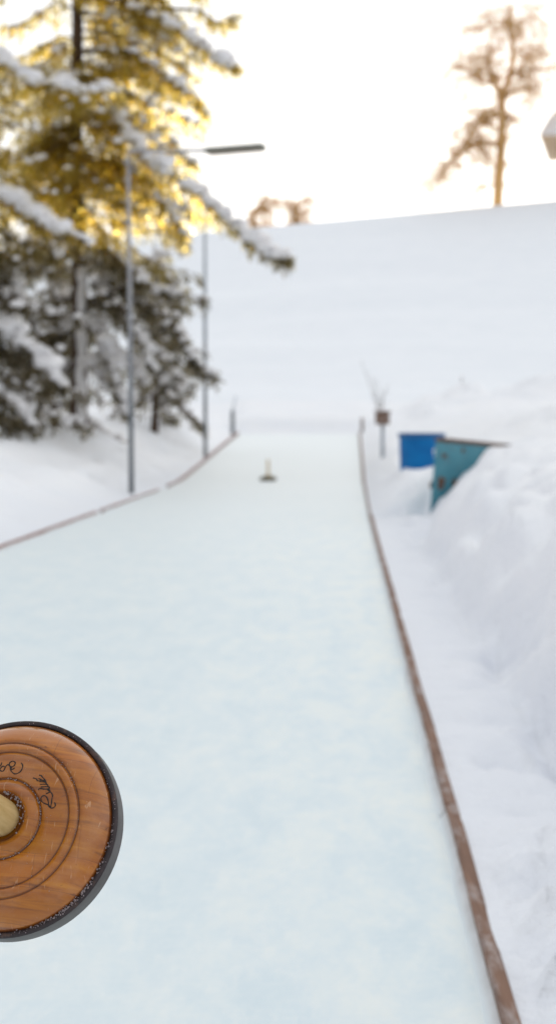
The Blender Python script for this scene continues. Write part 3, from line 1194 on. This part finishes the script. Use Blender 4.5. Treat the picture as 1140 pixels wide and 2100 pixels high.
# main spruce, trunk seen through the gaps
sp = Spruce("tall snow laden spruce with thick trunk behind the lamp post", 165, 890, 35, 21, .20, 11)
sp.whorls(4.6, 20, lambda z: 3.5 * (1 - z / 27), .38, 1.05, .22, lambda z, a: not (z > 9.6 and math.cos(a) < -.2 and random.random() < .75) and not (z > 5 and math.sin(a) > -.15 and random.random() < .88))
sp.whorls(1.6, 4.6, lambda z: 2.7, .8, 1.0, .7, lambda z, a: not (-2.2 < ((a + PI) % (2 * PI)) - PI < -.95), .55)
sp.px_limb([(165, 190, 35), (235, 232, 34.2), (300, 315, 33.4), (395, 385, 32.8), (460, 440, 32.4), (545, 512, 32), (592, 527, 31.8)], 1.6, 1.25, .55, .5, .07)
sp.px_limb([(175, -20, 35), (300, 20, 34), (390, 75, 33.4), (450, 120, 33), (486, 136, 32.8)], 1.4, 1.0, .45, .45)
sp.px_limb([(180, 560, 35), (280, 610, 34), (350, 660, 33.5), (400, 735, 33.2), (442, 768, 33)], 1.4, .4, .6, .5)
sp.px_limb([(185, 650, 34.8), (215, 700, 34), (240, 775, 33.5), (262, 850, 33.2)], 1.6, .95, .4, .4)
sp.px_limb([(190, 500, 34.8), (260, 540, 34), (320, 590, 33.6), (420, 610, 33.2)], 1.2, .5, .8, .5)
sp.px_limb([(185, 560, 34.8), (220, 590, 34), (290, 690, 33.4), (318, 770, 33.2)], 1.5, .8, .6, .4)
sp.px_limb([(170, 110, 34.8), (260, 105, 34), (340, 150, 33.4), (410, 205, 33)], 1.6, .6, .7, .5)
sp.px_limb([(170, 300, 34.8), (260, 330, 34), (330, 400, 33.4), (380, 480, 33)], 1.6, .4, .8, .5)
sp.px_limb([(170, 150, 34.8), (130, 165, 34), (60, 150, 33.4), (-20, 110, 33)], 1.2, 1.2, .7, .5)
sp.px_limb([(300, 20, 34.5), (400, 20, 34), (445, 45, 33.6), (482, 34, 33.3)], 1.2, .2, .35, .35)
for k, y0 in enumerate(range(-90, 440, 38)):
    e = random.uniform(-25, 20) - 18 * (k % 3)
    yy = 35 + random.uniform(-1, .4)
    sp.px_limb([(168, y0, 35), (240, y0 + 8, (35 + yy) / 2), (320, y0 + 38, yy), (415 + e, y0 + 88 + random.uniform(-12, 12), yy - .3)], 1.35, .34 if k % 3 else .7, .75, .5, .04)
    if y0 > 130:
        sp.px_limb([(160, y0, 35), (110, y0 + 10, yy), (40 - e, y0 + 60, yy - .4)], .95, .5, .7, .5, .04)
# snow blown against the trunk
for i in range(60):
    z = random.uniform(.2, 3.9)
    a = sp.ax(z)
    sp.snow.blob((a.x + .07 + random.gauss(0, .02), a.y - .2, z), random.uniform(.10, .15), (.75, .6, 1.7), .25, sp.rnd)
sp.finish()

s2 = Spruce("spruce at the left picture edge with long snowy limbs sloping down", -100, 930, 31, 19, .19, 23)
s2.whorls(.9, 18, lambda z: 3.2 * (1 - z / 24), .42, .9, .25, lambda z, a: not (z > 8.3 and math.cos(a) > .2 and random.random() < .8) and not (z > 5 and math.sin(a) > -.15 and random.random() < .85))
s2.px_limb([(-100, 350, 31), (-20, 390, 30.6), (45, 420, 30.3), (90, 455, 30.1), (185, 492, 30)], 1.5, 1.3, .6, .5, .06)
s2.px_limb([(-100, 560, 31), (-10, 635, 30.5), (45, 690, 30.2), (100, 745, 30), (132, 790, 29.9)], 1.3, 1.35, .6, .45, .06)
s2.px_limb([(-100, 520, 31.5), (5, 560, 31.5), (40, 610, 31.4), (88, 690, 31.2)], 1.2, 1.2, .6, .4, .05)
s2.px_limb([(-100, 90, 31), (-20, 105, 30.6), (50, 150, 30.3), (140, 180, 30.1), (240, 182, 30)], 1.3, 1.2, .7, .45, .05)
s2.px_limb([(-100, 740, 31), (-20, 790, 30.3), (40, 830, 30), (75, 880, 29.9)], 1.3, 1.0, .4, .4, .05)
s2.finish()

s3 = Spruce("low young spruce in shade behind the lamp post, right of the thick trunk", 318, 850, 42, 5.6, .09, 37)
s3.whorls(1.1, 5.4, lambda z: 1.8 * (1 - z / 7.5) + .15, .5, .8, .6, None, .6)
s3.finish()

s4 = Spruce("thin spruce standing close left of the thick trunk, deep in shade", 112, 880, 37.5, 6.5, .09, 41)
s4.whorls(.6, 6.3, lambda z: 1.8 * (1 - z / 8) + .1, .75, .8, .6, None, .45)
for i in range(16):
    z = random.uniform(1.5, 3.6)
    a = s4.ax(z)
    s4.snow.blob((a.x + .04, a.y - .1, z), random.uniform(.06, .11), (.75, .6, 1.5), .25, s4.rnd)
s4.finish()

# ------------------------------------------------------------------ bare trees on the crest
M = Mat("backlit_bark")  # backlight and haze painted into the bark as pale gold
f = M.noise(M.coord((2, 2, .5)), 3, 5, .7)
d = M.n('ShaderNodeBsdfDiffuse')
M.l(M.ramp(f, [(.3, (.62, .44, .2)), (.7, (.8, .62, .36))]), d.inputs['Color'])
tr = M.n('ShaderNodeBsdfTranslucent')
tr.inputs['Color'].default_value = (.92, .66, .28, 1)
mx = M.n('ShaderNodeMixShader')
mx.inputs[0].default_value = .35
M.l(d.outputs[0], mx.inputs[1])
M.l(tr.outputs[0], mx.inputs[2])
M.l(mx.outputs[0], M.out.inputs['Surface'])
LARCH = M.m


def twig_tree(label, name, base_p, mains, seed, tw=1.0, levels=2, cat="larch", tl=1.2):
    rd = random.Random(seed)
    t = thing(name, label, cat, base_p)
    mt, mc = MB(), MB()
    B = Vector(base_p)

    def sub(p, d, L, r, lev):
        n = 4
        P = [p]
        q = Vector(p)
        dd = Vector(d)
        for i in range(n):
            dd = (dd + Vector((rd.gauss(0, .28), rd.gauss(0, .28), rd.gauss(-.05, .22)))).normalized()
            q = q + dd * L / n
            P.append(Vector(q))
        mc.tube(P, [r * (1 - .75 * i / n) for i in range(n + 1)], 4, False)
        if lev > 0:
            for i in range(1, n + 1):
                for k in range(2 if lev > 1 else 3):
                    nd = (dd + Vector((rd.gauss(0, .8), rd.gauss(0, .8), rd.gauss(-.15, .6)))).normalized()
                    sub(P[i], nd, L * rd.uniform(.35, .6), r * .5, lev - 1)

    for kind, pts, r0, r1, nb in mains:
        P = smooth_line([Vector(p) - B for p in pts], 6)
        n = len(P)
        R = [1.35 * (r0 + (r1 - r0) * i / (n - 1)) for i in range(n)]
        (mt if kind == 't' else mc).tube(P, R, 8)
        for k in range(int(nb * 2.8)):
            s = rd.uniform(.12, 1)
            i = min(n - 2, int(s * (n - 1)))
            d = (P[i + 1] - P[i]).normalized()
            nd = (d * .5 + Vector((rd.gauss(0, .8), rd.gauss(0, .8), rd.gauss(-.05, .55)))).normalized()
            sub(P[i], nd, tl * rd.uniform(.5, 1.35), max(.035, R[i] * .42) * tw, levels)
    mt.build("trunk", LARCH, t)
    mc.build("crown", LARCH, t)
    return t


YL = 121.5
LB = at(1019, 412, YL)
LB.z = ground_z(LB.x, YL) - .3


def L_(*pts):
    return [at(x, y, YL + dy) for x, y, dy in pts]


twig_tree("tall bare larch standing alone on the hill crest at right", "larch_tree", LB, [
    ('t', [LB] + L_((1022, 370, 0), (1027, 300, 0), (1029, 240, 0), (1030, 195, 0), (1044, 160, 0), (1052, 110, 0), (1046, 65, 0), (1048, 35, 0), (1044, 14, 0)), .34, .06, 5),
    ('b', L_((1030, 195, 0), (1012, 172, 0), (1003, 145, .5), (1000, 110, .5), (1010, 60, .5)), .2, .05, 9),
    ('b', L_((1044, 160, 0), (1060, 145, -.5), (1090, 142, -1), (1130, 145, -1)), .12, .04, 9),
    ('b', L_((1030, 195, 0), (1060, 185, -.5), (1095, 180, -1), (1110, 195, -1)), .11, .04, 8),
    ('b', L_((1012, 172, 0), (985, 165, -.5), (955, 142, -1), (925, 145, -1)), .11, .03, 8),
    ('b', L_((1029, 240, 0), (1000, 225, -.5), (975, 250, -1), (955, 290, -1), (945, 300, -1)), .13, .05, 11),
    ('b', L_((1026, 300, 0), (1000, 293, -.5), (970, 300, -1), (930, 325, -1), (905, 350, -1), (892, 375, -1)), .14, .05, 15),
    ('b', L_((1052, 110, 0), (1075, 95, .5), (1105, 100, 1)), .09, .03, 7),
    ('b', L_((1050, 80, 0), (1075, 45, .5), (1100, 40, 1)), .08, .03, 6),
    ('b', L_((1046, 60, 0), (1020, 40, .5), (985, 60, 1), (960, 55, 1)), .08, .03, 6),
    ('b', L_((1048, 60, 0), (1036, 35, .5), (1024, 22, .5)), .06, .03, 6),
    ('b', L_((1026, 330, 0), (1050, 250, .5), (1075, 260, 1)), .06, .03, 4),
    ('b', L_((1024, 375, 0), (1005, 378, .5), (985, 385, 1), (950, 405, 1)), .08, .03, 4),
], 5, .72, 2, "larch", 2.1)


def crest_bush(label, px, top, Y, seed, spread):
    B = at(px, 470, Y)
    B.z = ground_z(B.x, Y) - .4
    ms = []
    rd = random.Random(seed)
    for k in range(5):
        ms.append(('t' if k == 0 else 'b', [B + Vector((k * .1, 0, 0)), at(px + rd.uniform(-.5, .5) * spread, 440, Y), at(px + rd.uniform(-1, 1) * spread, top + rd.uniform(0, 45), Y)], .10, .04, 7))
    return twig_tree(label, "bare_bush", B, ms, seed, .8, 1, "bush", 1.0)


crest_bush("small backlit golden bare bush on the crest, just right of the spruce limb tip", 535, 395, 124, 3, 50)
crest_bush("sparse backlit golden bush on the crest, standing clear over open sky", 608, 400, 124, 8, 32)

# twiggy shrub and stakes at the foot of the hill
M = Mat("frosty_twig")
M.bsdf((.50, .49, .48), .9)
FTW = M.m


def shrub(label, px, py, Y, tips, seed):
    B = at(px, py, Y)
    B.z = ground_z(B.x, Y) - .05
    t = thing("bare_shrub", label, "shrub", B)
    mb = MB()
    rd = random.Random(seed)
    for (x, y) in tips:
        e = at(x, y, Y) - B
        m_ = e * .5 + Vector((rd.uniform(-.1, .1), rd.uniform(-.2, .2), .1))
        P = smooth_line([Vector((0, 0, 0)), m_, e], 5)
        mb.tube(P, [.022 * (1 - .7 * i / (len(P) - 1)) for i in range(len(P))], 5)
        for k in range(5):
            i = rd.randrange(3, len(P))
            mb.tube([P[i], P[i] + Vector((rd.gauss(0, .14), rd.gauss(0, .14), rd.uniform(.05, .25)))], [.011, .005], 4)
    mb.build("twigs", FTW, t)
    return t


shrub("frosty leafless shrub of thin twigs behind the box on a post", 782, 815, 54, [(740, 738), (760, 770), (775, 790), (798, 785), (790, 800), (765, 800)], 4)
st = at(945, 780, 62)
st.z = ground_z(st.x, 62)
t = thing("stake", "thin pale stake stuck in the snow at the foot of the hill", "stake", st)
mb = MB()
mb.tube([(0, 0, -.2), (.03, 0, .55)], .035, 8)
mb.build("shaft", FTW, t)
mb = MB()
mb.blob((.03, 0, .56), .06, (1, 1, .7), .3)
mb.build("snow_cap", TSNOW, t)

# ------------------------------------------------------------------ chalet on the crest, only its eave reaches into the picture
WALL = m_board("chalet_timber", (.10, .055, .03), (.2, .12, .07), 0)
FASCIA = m_board("pale_eave_board", (.6, .46, .32), (.75, .6, .45), 0)  # backlit haze on the eave painted in as a paler timber
GL = Mat("window_glass")
GL.bsdf((.03, .04, .05), .1)
GL = GL.m
ev = at(1110, 279, 122)
OV = 1.6
wd, dp = 11.0, 9.0
gx, gy = ev.x + OV, 122.0 + OV
gzz = ground_z(ev.x + 6, 127) - .6
t = thing("chalet", "chalet on the hill crest, thick snow on its hipped roof, at the right edge", "house", (ev.x, 122.0, gzz))
HB = math.radians(14)
t.rotation_euler = (0, 0, -HB)
eh = ev.z - gzz
SL = 1.4
mb = MB()
V = [(0, 0, -1.5), (wd, 0, -1.5), (wd, dp, -1.5), (0, dp, -1.5), (0, 0, eh + .3), (wd, 0, eh + .3), (wd, dp, eh + .3), (0, dp, eh + .3)]
mb.add(V, [(3, 2, 1, 0), (0, 1, 5, 4), (1, 2, 6, 5), (2, 3, 7, 6), (3, 0, 4, 7), (4, 5, 6, 7)])
mb.V = [(x + OV, y + OV, z) for x, y, z in mb.V]
mb.build("wall", WALL, t, False)


def hip(z0, grow, th, name, m, par, wob=0):
    x0, x1, y0, y1 = -OV - grow, wd + OV + grow, -OV - grow, dp + OV + grow
    hr = (y1 - y0) / 2
    V, F = [], []
    n = 10
    for i in range(n + 1):
        k = i / n * .999
        a = hr * k
        zz = z0 + th * (smooth(0, .06, k) * .5 + .5) + a * SL
        ring = [(x0 + a, y0 + a), (x1 - a, y0 + a), (x1 - a, y1 - a), (x0 + a, y1 - a)]
        for x, y in ring:
            V.append((x, y, zz + wob * noise.noise(Vector((x, y, i * .4)))))
    for i in range(n):
        for q in range(4):
            F.append((i * 4 + q, i * 4 + (q + 1) % 4, i * 4 + 4 + (q + 1) % 4, i * 4 + 4 + q))
    F.append(tuple(n * 4 + q for q in range(4)))
    b = len(V)
    V += [(x0, y0, z0), (x1, y0, z0), (x1, y1, z0), (x0, y1, z0)]
    for q in range(4):
        F.append((b + q, b + (q + 1) % 4, (q + 1) % 4, q))
    F.append((b + 3, b + 2, b + 1, b))
    V = [(x + OV, y + OV, z) for x, y, z in V]
    return obj(name, V, F, m, par, False)


rf = hip(eh, 0, .08, "roof", FASCIA, t)
hip(eh + .025, .14, .6, "snow_layer", TSNOW, rf, .06)
for wx in (2.2, 5.5, 8.8):
    mb = MB()
    mb.box((wx + OV, OV - .03, eh * .5), (1.3, .1, 1.4))
    w_ = mb.build("window", FTW, t, False)
    mb = MB()
    mb.box((wx + OV, OV - .09, eh * .5), (1.1, .03, 1.2))
    mb.build("pane", GL, w_, False)

# ------------------------------------------------------------------ render settings
S.render.engine = 'CYCLES'
S.cycles.use_denoising = True
S.cycles.max_bounces = 8
S.cycles.diffuse_bounces = 4
S.cycles.transmission_bounces = 4
S.view_settings.view_transform = 'Standard'
S.view_settings.look = 'None'
S.view_settings.exposure = 0
S.view_settings.gamma = 1
